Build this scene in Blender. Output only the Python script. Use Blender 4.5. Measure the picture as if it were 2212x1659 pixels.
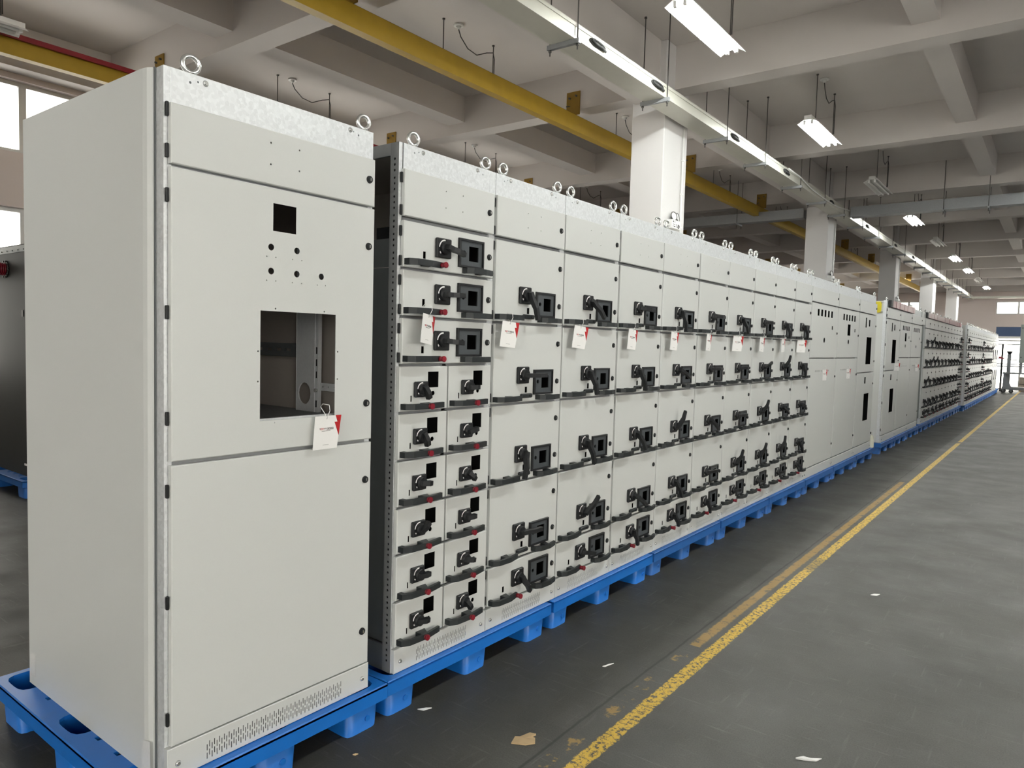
import bpy, bmesh, math, random
from mathutils import Vector, Matrix
random.seed(7)
for o in list(bpy.data.objects): bpy.data.objects.remove(o)
SC = bpy.context.scene
COL = SC.collection
PI = math.pi

# ------------------------------------------------------------------ camera, sky, exposure
def set_camera():
    yaw, pitch, roll = math.radians(37.3151), math.radians(-3.3594), math.radians(1.5599)
    d = Vector((-math.sin(yaw)*math.cos(pitch), math.cos(yaw)*math.cos(pitch), math.sin(pitch)))
    r = d.cross(Vector((0, 0, 1))).normalized(); u = r.cross(d)
    c, s = math.cos(roll), math.sin(roll)
    r, u = c*r + s*u, -s*r + c*u
    cam = bpy.data.cameras.new('camera'); cam.sensor_width = 36; cam.sensor_fit = 'HORIZONTAL'
    cam.lens = 1551.04/2212*36; cam.clip_start = .05; cam.clip_end = 300
    o = bpy.data.objects.new('camera', cam); COL.objects.link(o)
    M = Matrix((r, u, -d)).transposed().to_4x4(); M.translation = Vector((2.16555, -1.30368, 1.57665))
    o.matrix_world = M; SC.camera = o
set_camera()
W = bpy.data.worlds.new('world'); SC.world = W; W.use_nodes = True
bg = W.node_tree.nodes['Background']; bg.inputs[0].default_value = (1.0, .95, .90, 1); bg.inputs[1].default_value = 4.4
SC.view_settings.view_transform = 'Standard'; SC.view_settings.look = 'None'
SC.view_settings.exposure = 1.16; SC.view_settings.gamma = 1.0; SC.view_settings.use_curve_mapping = False
TUBE = 100.0          # radiance of a lit fluorescent tube

# ------------------------------------------------------------------ materials
MATS = {}
def mat(name, col, rough=.5, metal=0., noise=0., nscale=20., bump=0., bscale=200., spec=.5, emit=0., voronoi=False):
    if name in MATS: return MATS[name]
    m = bpy.data.materials.new(name); m.use_nodes = True; nt = m.node_tree; b = nt.nodes['Principled BSDF']
    b.inputs['Base Color'].default_value = (*col, 1); b.inputs['Roughness'].default_value = rough
    b.inputs['Metallic'].default_value = metal; b.inputs['Specular IOR Level'].default_value = spec
    tc = nt.nodes.new('ShaderNodeTexCoord')
    if noise or voronoi:
        t = nt.nodes.new('ShaderNodeTexVoronoi' if voronoi else 'ShaderNodeTexNoise'); t.inputs['Scale'].default_value = nscale
        if not voronoi: t.inputs['Detail'].default_value = 6
        nt.links.new(tc.outputs['Object'], t.inputs['Vector'])
        mx = nt.nodes.new('ShaderNodeMix'); mx.data_type = 'RGBA'
        mx.inputs[6].default_value = tuple(c*(1-noise) for c in col)+(1,); mx.inputs[7].default_value = tuple(min(1, c*(1+noise)) for c in col)+(1,)
        if voronoi:
            sx = nt.nodes.new('ShaderNodeSeparateColor'); nt.links.new(t.outputs['Color'], sx.inputs[0]); nt.links.new(sx.outputs[0], mx.inputs[0])
        else: nt.links.new(t.outputs['Fac'], mx.inputs[0])
        nt.links.new(mx.outputs[2], b.inputs['Base Color'])
    if bump:
        n = nt.nodes.new('ShaderNodeTexNoise'); n.inputs['Scale'].default_value = bscale; n.inputs['Detail'].default_value = 3
        nt.links.new(tc.outputs['Object'], n.inputs['Vector'])
        bp = nt.nodes.new('ShaderNodeBump'); bp.inputs['Strength'].default_value = bump; bp.inputs['Distance'].default_value = .002
        nt.links.new(n.outputs['Fac'], bp.inputs['Height']); nt.links.new(bp.outputs[0], b.inputs['Normal'])
    if emit:
        b.inputs['Emission Color'].default_value = (*col, 1); b.inputs['Emission Strength'].default_value = emit
    MATS[name] = m; return m
PAINT = mat('grey_powder_coat', (.655, .668, .655), .36, noise=.02, nscale=300, bump=.08, bscale=900)
GALV = mat('galvanised_sheet', (.76, .78, .80), .40, metal=.35, noise=.07, nscale=90, bump=.35, bscale=160, voronoi=True)
GALVD = mat('galvanised_dull', (.30, .31, .32), .5, metal=.4, noise=.1, nscale=60)
INNER = mat('inner_sheet', (.46, .42, .38), .4, metal=.1, noise=.04, nscale=8)
DARKM = mat('dark_side_sheet', (.14, .15, .155), .5, metal=.3, noise=.08, nscale=6)
BLACK = mat('black_plastic', (.014, .015, .017), .45, spec=.35, noise=.15, nscale=60)
BLACK2 = mat('charcoal_plastic', (.024, .028, .030), .48, spec=.35, noise=.1, nscale=80)
METER = mat('slate_plastic', (.058, .066, .073), .55, noise=.06, nscale=40)
RED = mat('red_plastic', (.22, .008, .02), .35, noise=.1, nscale=40)
REDP = mat('red_print', (.50, .012, .016), .5, noise=.03, nscale=60)
WHITEP = mat('white_card', (.90, .89, .88), .6, noise=.01, nscale=40)
INK = mat('black_ink', (.03, .03, .03), .6, noise=.05, nscale=40)
POSTM = mat('passivated_post', (.20, .205, .21), .6, spec=.3, noise=.08, nscale=60)
INPOST = mat('inner_zinc_post', (.80, .82, .84), .5, metal=.1, noise=.08, nscale=120)
MATT = mat('matt_black_lining', (.006, .006, .007), .8, noise=.1, nscale=20)
STEEL = mat('bright_zinc', (.80, .81, .80), .25, metal=.85, noise=.05, nscale=30)
BLUE = mat('blue_plastic', (.010, .165, .60), .38, noise=.10, nscale=9, bump=.1, bscale=120)
BLUED = mat('worn_blue_plastic', (.018, .125, .42), .5, noise=.18, nscale=9, bump=.1, bscale=120)
PLASTER = mat('white_plaster', (.62, .585, .565), .85, noise=.03, nscale=2.5, bump=.2, bscale=60)
COLUMNM = mat('white_column_paint', (.66, .645, .64), .8, noise=.02, nscale=3, bump=.25, bscale=40)
WALLM = mat('wall_paint', (.66, .58, .55), .85, noise=.03, nscale=2, bump=.15, bscale=50)
YELLOW = mat('yellow_crane_paint', (.42, .27, .018), .5, noise=.12, nscale=7, bump=.1, bscale=60)
YELLD = mat('old_yellow_plate', (.26, .15, .012), .6, noise=.2, nscale=12, bump=.2, bscale=60)
TRAYM = mat('tray_sheet', (.62, .61, .54), .42, metal=.25, noise=.06, nscale=8)
ROD = mat('threaded_rod', (.10, .095, .09), .5, metal=.5, noise=.2, nscale=120)
LAMPW = mat('lamp_enamel', (.80, .80, .78), .4, noise=.02, nscale=10)
TUBEON = mat('lit_tube', (.96, 1.0, .965), .4, noise=0, emit=TUBE)
TUBEOFF = mat('unlit_tube', (.78, .78, .76), .3, noise=.02, nscale=20)
FRAMEW = mat('window_aluminium', (.55, .54, .52), .4, metal=.3, noise=.05, nscale=20)
CARTB = mat('torn_cardboard', (.50, .36, .20), .85, noise=.15, nscale=30)
REDFILM = mat('red_wrapped_film', (.20, .028, .04), .3, noise=.3, nscale=14, bump=.6, bscale=25)
YELTAG = mat('yellow_plastic_sheet', (.62, .52, .02), .5, noise=.05, nscale=20)
MILKY = mat('milky_bottle', (.72, .72, .60), .4, noise=.05, nscale=20)
CARTG = mat('trolley_grey', (.16, .17, .18), .5, metal=.3, noise=.1, nscale=20)
BOXG = mat('grey_green_enamel', (.20, .225, .215), .5, noise=.04, nscale=10)
RUBBER = mat('rubber', (.03, .03, .03), .7, noise=.2, nscale=30)
BLUEROLL = mat('blue_lintel', (.045, .085, .19), .5, noise=.05, nscale=6)
REDCOND = mat('red_conductor_rail', (.26, .012, .022), .4, noise=.08, nscale=20)
PAPER = mat('pale_poster_paper', (.85, .80, .76), .7, noise=.05, nscale=6)
BRICKG = mat('beige_board', (.55, .48, .40), .8, noise=.08, nscale=6)
def glass_mat():
    m = bpy.data.materials.new('window_glass'); m.use_nodes = True; nt = m.node_tree; nt.nodes.clear()
    out = nt.nodes.new('ShaderNodeOutputMaterial'); mx = nt.nodes.new('ShaderNodeMixShader')
    tr = nt.nodes.new('ShaderNodeBsdfTransparent'); gl = nt.nodes.new('ShaderNodeBsdfGlossy'); fr = nt.nodes.new('ShaderNodeFresnel')
    gl.inputs['Roughness'].default_value = .02; tr.inputs[0].default_value = (.94, .95, .93, 1)
    nt.links.new(fr.outputs[0], mx.inputs[0]); nt.links.new(tr.outputs[0], mx.inputs[1]); nt.links.new(gl.outputs[0], mx.inputs[2]); nt.links.new(mx.outputs[0], out.inputs[0])
    return m
GLASS = glass_mat()
def floor_mat():
    m = bpy.data.materials.new('worn_concrete_floor'); m.use_nodes = True; nt = m.node_tree; b = nt.nodes['Principled BSDF']; b.inputs['Specular IOR Level'].default_value = .3
    N = nt.nodes.new; L = nt.links.new
    tc = N('ShaderNodeTexCoord'); sep = N('ShaderNodeSeparateXYZ'); L(tc.outputs['Object'], sep.inputs[0])
    def noise(scale, detail=6, rough=.6, vec=None, dist=0):
        n = N('ShaderNodeTexNoise'); n.inputs['Scale'].default_value = scale; n.inputs['Detail'].default_value = detail
        n.inputs['Roughness'].default_value = rough; n.inputs['Distortion'].default_value = dist
        L(vec or tc.outputs['Object'], n.inputs['Vector']); return n.outputs['Fac']
    def math_(op, a, bb, c=None):
        n = N('ShaderNodeMath'); n.operation = op
        for i, v in enumerate((a, bb, c)):
            if v is None: continue
            if isinstance(v, (int, float)): n.inputs[i].default_value = v
            else: L(v, n.inputs[i])
        return n.outputs[0]
    def ramp(f, p0, p1, c0=(0, 0, 0), c1=(1, 1, 1)):
        r = N('ShaderNodeValToRGB'); e = r.color_ramp.elements
        e[0].position = p0; e[1].position = p1; e[0].color = (*c0, 1); e[1].color = (*c1, 1); L(f, r.inputs[0]); return r.outputs[0]
    def mix(f, a, bb):
        n = N('ShaderNodeMix'); n.data_type = 'RGBA'
        if isinstance(f, (int, float)): n.inputs[0].default_value = f
        else: L(f, n.inputs[0])
        for i, v in ((6, a), (7, bb)):
            if isinstance(v, tuple): n.inputs[i].default_value = (*v, 1)
            else: L(v, n.inputs[i])
        return n.outputs[2]
    base = ramp(noise(1.3, 8, .65), .3, .7, (.058, .056, .050), (.090, .087, .078))
    fine = ramp(noise(160, 5, .8), .35, .68, (.70, .70, .70), (1.28, 1.28, 1.28))
    mul = N('ShaderNodeMix'); mul.data_type = 'RGBA'; mul.blend_type = 'MULTIPLY'; mul.inputs[0].default_value = 1
    L(base, mul.inputs[6]); L(fine, mul.inputs[7]); c = mul.outputs[2]
    # soft shadow of the cabinet row, painted as a darker strip along the pallets
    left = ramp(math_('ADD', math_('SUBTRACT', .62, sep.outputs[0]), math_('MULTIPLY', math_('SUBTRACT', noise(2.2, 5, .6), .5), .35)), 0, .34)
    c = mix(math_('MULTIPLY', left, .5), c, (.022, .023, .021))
    # scuffs: stretched noise
    mp = N('ShaderNodeMapping'); mp.inputs['Scale'].default_value = (5, 60, 1); mp.inputs['Rotation'].default_value = (0, 0, .9); L(tc.outputs['Object'], mp.inputs[0])
    sc = ramp(noise(1.0, 3, .5, mp.outputs[0], .4), .62, .74)
    c = mix(math_('MULTIPLY', sc, .14), c, (.30, .29, .27))
    mp2 = N('ShaderNodeMapping'); mp2.inputs['Scale'].default_value = (40, 4, 1); mp2.inputs['Rotation'].default_value = (0, 0, -.5); L(tc.outputs['Object'], mp2.inputs[0])
    sc2 = ramp(noise(1.0, 3, .5, mp2.outputs[0], .4), .63, .75)
    c = mix(math_('MULTIPLY', sc2, .12), c, (.30, .29, .27))
    for rot, sx, sy, lo, am in ((.35, 7, 260, .73, .09), (-1.1, 8, 300, .74, .08), (2.3, 14, 380, .74, .08)):     # fine scratches
        m3 = N('ShaderNodeMapping'); m3.inputs['Scale'].default_value = (sx, sy, 1); m3.inputs['Rotation'].default_value = (0, 0, rot); L(tc.outputs['Object'], m3.inputs[0])
        c = mix(math_('MULTIPLY', ramp(noise(.35, 2, .5, m3.outputs[0], .8), lo, lo+.03), am), c, (.40, .39, .36))
    c = mix(math_('MULTIPLY', ramp(noise(3.5, 7, .75), .62, .80), .35), c, (.035, .034, .030))
    # expansion joint
    wob = math_('MULTIPLY', math_('SUBTRACT', noise(4, 5, .7), .5), .02)
    dj = math_('ABSOLUTE', math_('SUBTRACT', math_('ADD', sep.outputs[0], wob), .655), 0)
    j = math_('SUBTRACT', 1, ramp(dj, .004, .008)); c = mix(math_('MULTIPLY', j, .8), c, (.025, .024, .022))
    # worn yellow lane line and an older faded orange line beside it
    edge = math_('MULTIPLY', math_('SUBTRACT', noise(30, 6, .75), .5), .035)
    dy = math_('ABSOLUTE', math_('SUBTRACT', math_('ADD', sep.outputs[0], edge), .812), 0)
    ln = math_('SUBTRACT', 1, ramp(dy, .031, .034))
    chip = ramp(noise(42, 9, .8), .455, .49)
    ln = math_('MULTIPLY', ln, chip)
    gap = ramp(noise(.9, 2, .5), .34, .40); ln = math_('MULTIPLY', ln, math_('ADD', math_('MULTIPLY', gap, .85), .15))
    c = mix(ln, c, (.66, .43, .065))
    dy2 = math_('ABSOLUTE', math_('SUBTRACT', math_('ADD', sep.outputs[0], edge), .715), 0)
    l2 = math_('SUBTRACT', 1, ramp(dy2, .024, .032)); inside = math_('MULTIPLY', math_('GREATER_THAN', sep.outputs[1], 2.25), math_('LESS_THAN', sep.outputs[1], 8.5))
    bits = math_('MULTIPLY', ramp(noise(9, 6, .7), .56, .60), math_('LESS_THAN', sep.outputs[1], 2.25))
    l2 = math_('MULTIPLY', math_('MULTIPLY', l2, ramp(noise(14, 6, .75), .36, .46)), math_('MAXIMUM', inside, bits))
    c = mix(math_('MULTIPLY', l2, .75), c, (.36, .22, .06))
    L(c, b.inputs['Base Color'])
    L(ramp(noise(2.0, 6, .6), .3, .7, (.46, .46, .46), (.66, .66, .66)), b.inputs['Roughness'])
    bp = N('ShaderNodeBump'); bp.inputs['Strength'].default_value = .12; bp.inputs['Distance'].default_value = .004
    L(noise(70, 5, .7), bp.inputs['Height']); L(bp.outputs[0], b.inputs['Normal'])
    return m
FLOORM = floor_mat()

# ------------------------------------------------------------------ mesh builder
class MB:
    def __init__(s): s.v = []; s.f = []; s.m = []; s.sm = []; s.mats = []
    def mi(s, m):
        if m not in s.mats: s.mats.append(m)
        return s.mats.index(m)
    def add(s, vs, fs, m, smooth=False):
        o = len(s.v); k = s.mi(m); s.v += [tuple(p) for p in vs]
        for f in fs: s.f.append([o+i for i in f]); s.m.append(k); s.sm.append(smooth)
    def box(s, x0, x1, y0, y1, z0, z1, m):
        v = [(x, y, z) for x in (x0, x1) for y in (y0, y1) for z in (z0, z1)]
        s.add(v, [(0, 1, 3, 2), (4, 6, 7, 5), (0, 4, 5, 1), (2, 3, 7, 6), (0, 2, 6, 4), (1, 5, 7, 3)], m)
    def cbox(s, x0, x1, y0, y1, z0, z1, c, m):
        """box with every edge chamfered by c"""
        xs, ys, zs = (x0, x1), (y0, y1), (z0, z1); vs = []; idx = {}
        for i in (0, 1):
            for j in (0, 1):
                for k in (0, 1):
                    sx, sy, sz = (1-2*i)*c, (1-2*j)*c, (1-2*k)*c
                    for a in range(3):
                        idx[i, j, k, a] = len(vs)
                        vs.append((xs[i]+(0 if a == 0 else sx), ys[j]+(0 if a == 1 else sy), zs[k]+(0 if a == 2 else sz)))
        fs = []
        for i in (0, 1):
            fs.append([idx[i, j, k, 0] for j, k in ((0, 0), (0, 1), (1, 1), (1, 0))][::(1 if i == 0 else -1)])
            fs.append([idx[j, i, k, 1] for j, k in ((0, 0), (1, 0), (1, 1), (0, 1))][::(1 if i == 0 else -1)])
            fs.append([idx[j, k, i, 2] for j, k in ((0, 0), (0, 1), (1, 1), (1, 0))][::(1 if i == 0 else -1)])
        for i in (0, 1):
            for j in (0, 1):
                fs.append([idx[0, i, j, 1], idx[0, i, j, 2], idx[1, i, j, 2], idx[1, i, j, 1]])
                fs.append([idx[i, 0, j, 0], idx[i, 0, j, 2], idx[i, 1, j, 2], idx[i, 1, j, 0]])
                fs.append([idx[i, j, 0, 0], idx[i, j, 0, 1], idx[i, j, 1, 1], idx[i, j, 1, 0]])
                for k in (0, 1): fs.append([idx[i, j, k, 0], idx[i, j, k, 1], idx[i, j, k, 2]])
        s.add(vs, fs, m)
    def prism(s, poly, a, b, m, fn):
        """poly in (p,q) extruded from a to b; fn(p,q,t)->xyz"""
        n = len(poly); v = [fn(p, q, a) for p, q in poly]+[fn(p, q, b) for p, q in poly]
        s.add(v, [list(range(n))[::-1], list(range(n, 2*n))]+[(i, (i+1) % n, n+(i+1) % n, n+i) for i in range(n)], m)
    def cyl(s, p0, p1, r0, m, n=12, r1=None, smooth=True, caps=True):
        p0, p1 = Vector(p0), Vector(p1); r1 = r0 if r1 is None else r1
        d = (p1-p0).normalized(); a = d.orthogonal().normalized(); b = d.cross(a)
        v = [p+(a*math.cos(2*PI*i/n)+b*math.sin(2*PI*i/n))*r for p, r in ((p0, r0), (p1, r1)) for i in range(n)]
        s.add(v, [(i, (i+1) % n, n+(i+1) % n, n+i) for i in range(n)], m, smooth)
        if caps: s.add(v, [list(range(n))[::-1], list(range(n, 2*n))], m)
    def tube(s, pts, r, m, n=8):
        pts = [Vector(p) for p in pts]; rings = []
        a = None
        for i, p in enumerate(pts):
            d = (pts[min(i+1, len(pts)-1)]-pts[max(i-1, 0)]).normalized()
            a = d.orthogonal().normalized() if a is None else (a-d*a.dot(d)).normalized()
            b = d.cross(a); rings.append([p+(a*math.cos(2*PI*k/n)+b*math.sin(2*PI*k/n))*r for k in range(n)])
        v = [q for R in rings for q in R]; f = []
        for i in range(len(pts)-1):
            f += [(i*n+k, i*n+(k+1) % n, (i+1)*n+(k+1) % n, (i+1)*n+k) for k in range(n)]
        s.add(v, f, m, True); s.add(v, [list(range(n))[::-1], [(len(pts)-1)*n+k for k in range(n)]], m)
    def torus(s, c, ax, R, r, m, n=24, k=10):
        c = Vector(c); d = Vector(ax).normalized(); a = d.orthogonal().normalized(); b = d.cross(a); v = []; f = []
        for i in range(n):
            e = a*math.cos(2*PI*i/n)+b*math.sin(2*PI*i/n)
            for j in range(k): v.append(c+e*(R+r*math.cos(2*PI*j/k))+d*r*math.sin(2*PI*j/k))
        for i in range(n):
            for j in range(k): f.append((i*k+j, ((i+1) % n)*k+j, ((i+1) % n)*k+(j+1) % k, i*k+(j+1) % k))
        s.add(v, f, m, True)
    def panel(s, u0, u1, v0, v1, d0, d1, m, rects=(), circs=(), ch=.003, fn=lambda u, v, d: (d, u, v), n=16, th=None):
        """sheet between depths d0 (back) and d1 (front, chamfered rim) with rectangular and round openings cut through"""
        rects = list(rects); hol = list(rects)
        circs = [tuple(q)+(2.,)*(5-len(q)) for q in circs]
        for (cu, cv, ru, rv, e) in circs: hol.append((cu-ru*1.2, cu+ru*1.2, cv-rv*1.2, cv+rv*1.2))
        def se(t, e): c, q = math.cos(t), math.sin(t); f = (abs(c)**e+abs(q)**e)**(-1/e); return c*f, q*f
        sg = 1 if d1 > d0 else -1; db = d1-sg*th if th else d0      # th: folded pan of thin sheet, open behind
        for D, c in ((d1, ch), (db, ch if th else 0)):
            U = sorted({u0+c, u1-c, *[x for h in hol for x in h[:2]]}); V = sorted({v0+c, v1-c, *[x for h in hol for x in h[2:]]})
            for i in range(len(U)-1):
                for j in range(len(V)-1):
                    cu, cv = (U[i]+U[i+1])/2, (V[j]+V[j+1])/2
                    if any(h[0] < cu < h[1] and h[2] < cv < h[3] for h in hol): continue
                    q = [fn(U[i], V[j], D), fn(U[i+1], V[j], D), fn(U[i+1], V[j+1], D), fn(U[i], V[j+1], D)]
                    s.add(q, [(0, 1, 2, 3)], m)
            for (cu, cv, ru, rv, e) in circs:
                vs = []
                for k in range(n):
                    t = 2*PI*k/n; cx, sy = se(t, e); q = 1.2/max(abs(cx), abs(sy))
                    vs += [fn(cu+ru*cx, cv+rv*sy, D), fn(cu+ru*cx*q, cv+rv*sy*q, D)]
                s.add(vs, [(2*k, 2*k+1, 2*((k+1) % n)+1, 2*((k+1) % n)) for k in range(n)], m)
        def strip(a, b): s.add(a+b, [(i, (i+1) % len(a), len(a)+(i+1) % len(a), len(a)+i) for i in range(len(a))], m)
        R = [(u0, v0), (u1, v0), (u1, v1), (u0, v1)]; Ri = [(u0+ch, v0+ch), (u1-ch, v0+ch), (u1-ch, v1-ch), (u0+ch, v1-ch)]
        strip([fn(*p, d1) for p in Ri], [fn(*p, d1-ch) for p in R]); strip([fn(*p, d1-ch) for p in R], [fn(*p, d0) for p in R])
        for (a, b, c, d) in rects:
            q = [(a, c), (b, c), (b, d), (a, d)]; strip([fn(*p, d1) for p in q], [fn(*p, db) for p in q])
        for (cu, cv, ru, rv, e) in circs:
            q = [(cu+ru*se(2*PI*k/n, e)[0], cv+rv*se(2*PI*k/n, e)[1]) for k in range(n)]; strip([fn(*p, d1) for p in q], [fn(*p, db) for p in q])
    def mesh(s, name, fix=True):
        me = bpy.data.meshes.new(name); me.from_pydata(s.v, [], s.f)
        for m in s.mats: me.materials.append(m)
        for p, k, sm in zip(me.polygons, s.m, s.sm): p.material_index = k; p.use_smooth = sm
        if fix:
            bm = bmesh.new(); bm.from_mesh(me); bmesh.ops.remove_doubles(bm, verts=bm.verts, dist=1e-5)
            bmesh.ops.recalc_face_normals(bm, faces=bm.faces); bm.to_mesh(me); bm.free()
        me.update(); return me
def put(name, me, parent=None, loc=(0, 0, 0), rot=(0, 0, 0), label=None):
    if isinstance(me, MB): me = me.mesh(name)
    o = bpy.data.objects.new(name, me); COL.objects.link(o); o.location = loc; o.rotation_euler = rot
    if parent: o.parent = parent
    if label: o['label'] = label
    return o
def tag(o, label, cat, group=None, kind=None):
    o['label'] = label; o['category'] = cat
    if group: o['group'] = group
    if kind: o['kind'] = kind
    return o
def thing(name, label, cat, loc=(0, 0, 0), rot=(0, 0, 0), group=None):
    o = bpy.data.objects.new(name, None); COL.objects.link(o); o.location = loc; o.rotation_euler = rot; o.empty_display_size = .1
    return tag(o, label, cat, group)
def struct(name, mb, label=None, parent=None):
    o = put(name, mb, parent); o['kind'] = 'structure'
    if label: o['label'] = label
    return o
ORD = ['zeroth', 'first', 'second', 'third', 'fourth', 'fifth', 'sixth', 'seventh', 'eighth', 'ninth', 'tenth', 'eleventh', 'twelfth', 'thirteenth', 'fourteenth', 'fifteenth', 'sixteenth', 'seventeenth', 'eighteenth', 'nineteenth', 'twentieth', 'twenty-first', 'twenty-second', 'twenty-third', 'twenty-fourth']

# ------------------------------------------------------------------ the building
ZC, ZB, ZS = 5.07, 4.57, 4.72           # ceiling slab, transverse beam soffit, secondary beam soffit
XL, XR, YN, YE = -7.9, 10.3, -12.2, 39.8
def building():
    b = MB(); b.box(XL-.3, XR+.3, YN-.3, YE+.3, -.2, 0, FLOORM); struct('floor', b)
    b = MB(); b.box(XL-.3, XR+.3, YN-.3, YE+.3, ZC, ZC+.2, PLASTER); struct('ceiling', b)
    ycol = [6.39+7.3*k for k in range(-2, 5)]
    for y in ycol:
        for x in (-2.02, 4.0):
            b = MB(); b.cbox(x, x+.42, y, y+.63, 0, ZC, .008, COLUMNM)
            if x < 0:   # surface conduit on the aisle face
                b.tube([(-1.588, y+.5, 2.0), (-1.588, y+.5, 4.2)], .011, LAMPW)
                for z in (2.5, 3.0, 3.4, 3.8): b.box(-1.6, -1.572, y+.482, y+.518, z, z+.018, LAMPW)
            struct('column', b)
    # main beams along the column lines, slightly slimmer than the columns
    for x0, x1 in ((-1.98, -1.68), (4.06, 4.36), (XL, -7.64), (XR-.25, XR)):
        b = MB(); b.box(x0, x1, YN, YE, 4.40 if abs(x0) < 7 else 4.60, ZC, PLASTER); struct('ceiling_beam', b)
    # secondary beams midway
    for x0, x1 in ((-5.18, -4.86), (.84, 1.08), (7.1, 7.35)):
        b = MB(); b.box(x0, x1, YN, YE, ZS, ZC, PLASTER); struct('ceiling_beam', b)
    y = 6.62-7.3*2
    while y < YE:
        b = MB(); b.box(XL, XR, y, y+.27, ZB, ZC, PLASTER)
        struct('ceiling_beam', b)
        y += 3.65
    # ---- left wall with two bands of windows, right and rear walls with unseen windows, some added for light
    def wall(name, fixed, along0, along1, holes, axis):
        b = MB()
        if axis == 'x': b.panel(along0, along1, 0, ZC, fixed[0], fixed[1], WALLM, rects=holes, ch=0, fn=lambda u, v, d: (d, u, v))
        else: b.panel(along0, along1, 0, ZC, fixed[0], fixed[1], WALLM, rects=holes, ch=0, fn=lambda u, v, d: (u, d, v))
        struct(name, b)
    n = [0]
    def window(u0, u1, z0, z1, d, axis, panes=2):
        n[0] += 1; b = MB(); g = MB(); fn = (lambda u, v, t: (t, u, v)) if axis == 'x' else (lambda u, v, t: (u, t, v))
        def bx(mb, a0, a1, c0, c1, t0, t1, m):
            p, q = fn(a0, c0, t0), fn(a1, c1, t1); mb.box(min(p[0], q[0]), max(p[0], q[0]), min(p[1], q[1]), max(p[1], q[1]), c0, c1, m)
        w = .05
        bx(b, u0, u1, z0, z0+w, d, d+.07, FRAMEW); bx(b, u0, u1, z1-w, z1, d, d+.07, FRAMEW)
        bx(b, u0, u0+w, z0+w, z1-w, d, d+.07, FRAMEW); bx(b, u1-w, u1, z0+w, z1-w, d, d+.07, FRAMEW)
        for i in range(1, panes):
            u = u0+(u1-u0)*i/panes; bx(b, u-.04, u+.04, z0+w, z1-w, d, d+.07, FRAMEW)
        f = struct('window_%d' % n[0], b)
        for i in range(panes):
            g = MB(); bx(g, u0+(u1-u0)*i/panes+(.05 if i == 0 else .04), u0+(u1-u0)*(i+1)/panes-(.05 if i == panes-1 else .04), z0+w, z1-w, d+.03, d+.036, GLASS)
            put('window_pane', g, f)['kind'] = 'structure'
    holes = []
    for k in range(-4, 10):
        y0 = 2.1-1.45+3.65*k
        if not (0 < y0 < 8 or y0 > 24) or y0+2.9 > YE: continue
        holes += [(y0, y0+2.9, 3.68, 4.53), (y0, y0+2.9, 1.0, 3.03)]
    wall('wall_left', (XL-.25, XL), YN, YE, holes, 'x')
    for h in holes: window(h[0], h[1], h[2], h[3], XL-.16, 'x')
    rh = [(y0+.0, y0+2.9, 1.0, 4.4) for y0 in [2.1-1.45+3.65*k for k in (-3, -2, -1, 0, 7, 8, 9)]]  # out-of-view windows; the far-end bays are added to brighten the end wall
    wall('wall_right', (XR+.25, XR), YN, YE, rh, 'x')
    for h in rh: window(h[0], h[1], h[2], h[3], XR+.1, 'x')
    bh = [(XL+1.2+3.4*k, XL+3.9+3.4*k, 1.0, 4.4) for k in range(2, 5)]  # unseen windows added behind the camera to light the nearest cabinet's side
    wall('wall_rear', (YN-.25, YN), XL, XR, bh, 'y')
    for h in bh: window(h[0], h[1], h[2], h[3], YN-.18, 'y')
    eh = [(-.43, 1.35, 3.5, 4.12), (2.2, 4.0, 3.5, 4.12), (-4.6, -3.62, 1.2, 4.15), (-6.2, -5.1, 1.2, 4.15), (-.36, 2.9, 0, 2.91), (5.0, 6.8, 3.5, 4.12)]
    wall('wall_end', (YE+.25, YE), XL, XR, eh, 'y')
    for h in eh:
        if h[2] > 0: window(h[0], h[1], h[2], h[3], YE+.1, 'y')
    # glazed doorway at the far end under a blue lintel board
    b = MB(); b.box(-.36, 2.9, YE+.05, YE+.12, 2.47, 2.91, BLUEROLL); d = struct('door_1', b)
    b = MB(); b.box(-.36, 2.9, YE+.05, YE+.13, 2.36, 2.47, LAMPW); b.box(-.36, 2.9, YE+.05, YE+.13, 2.24, 2.30, FRAMEW)
    for x in (-.36, .62, 1.6, 2.83): b.box(x, x+.07, YE+.05, YE+.13, 0, 2.36, FRAMEW)
    put('door_frame', b, d)['kind'] = 'structure'
    for x in (-.29, .69, 1.67):
        g = MB(); g.box(x, x+.93 if x < 1.5 else 2.83, YE+.085, YE+.091, 0, 2.24, GLASS); put('door_pane', g, d)['kind'] = 'structure'
    b = MB(); b.box(XL-12, XR+12, YE+.3, YE+14, -.25, -.2, WALLM); struct('ground', b)
building()

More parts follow.
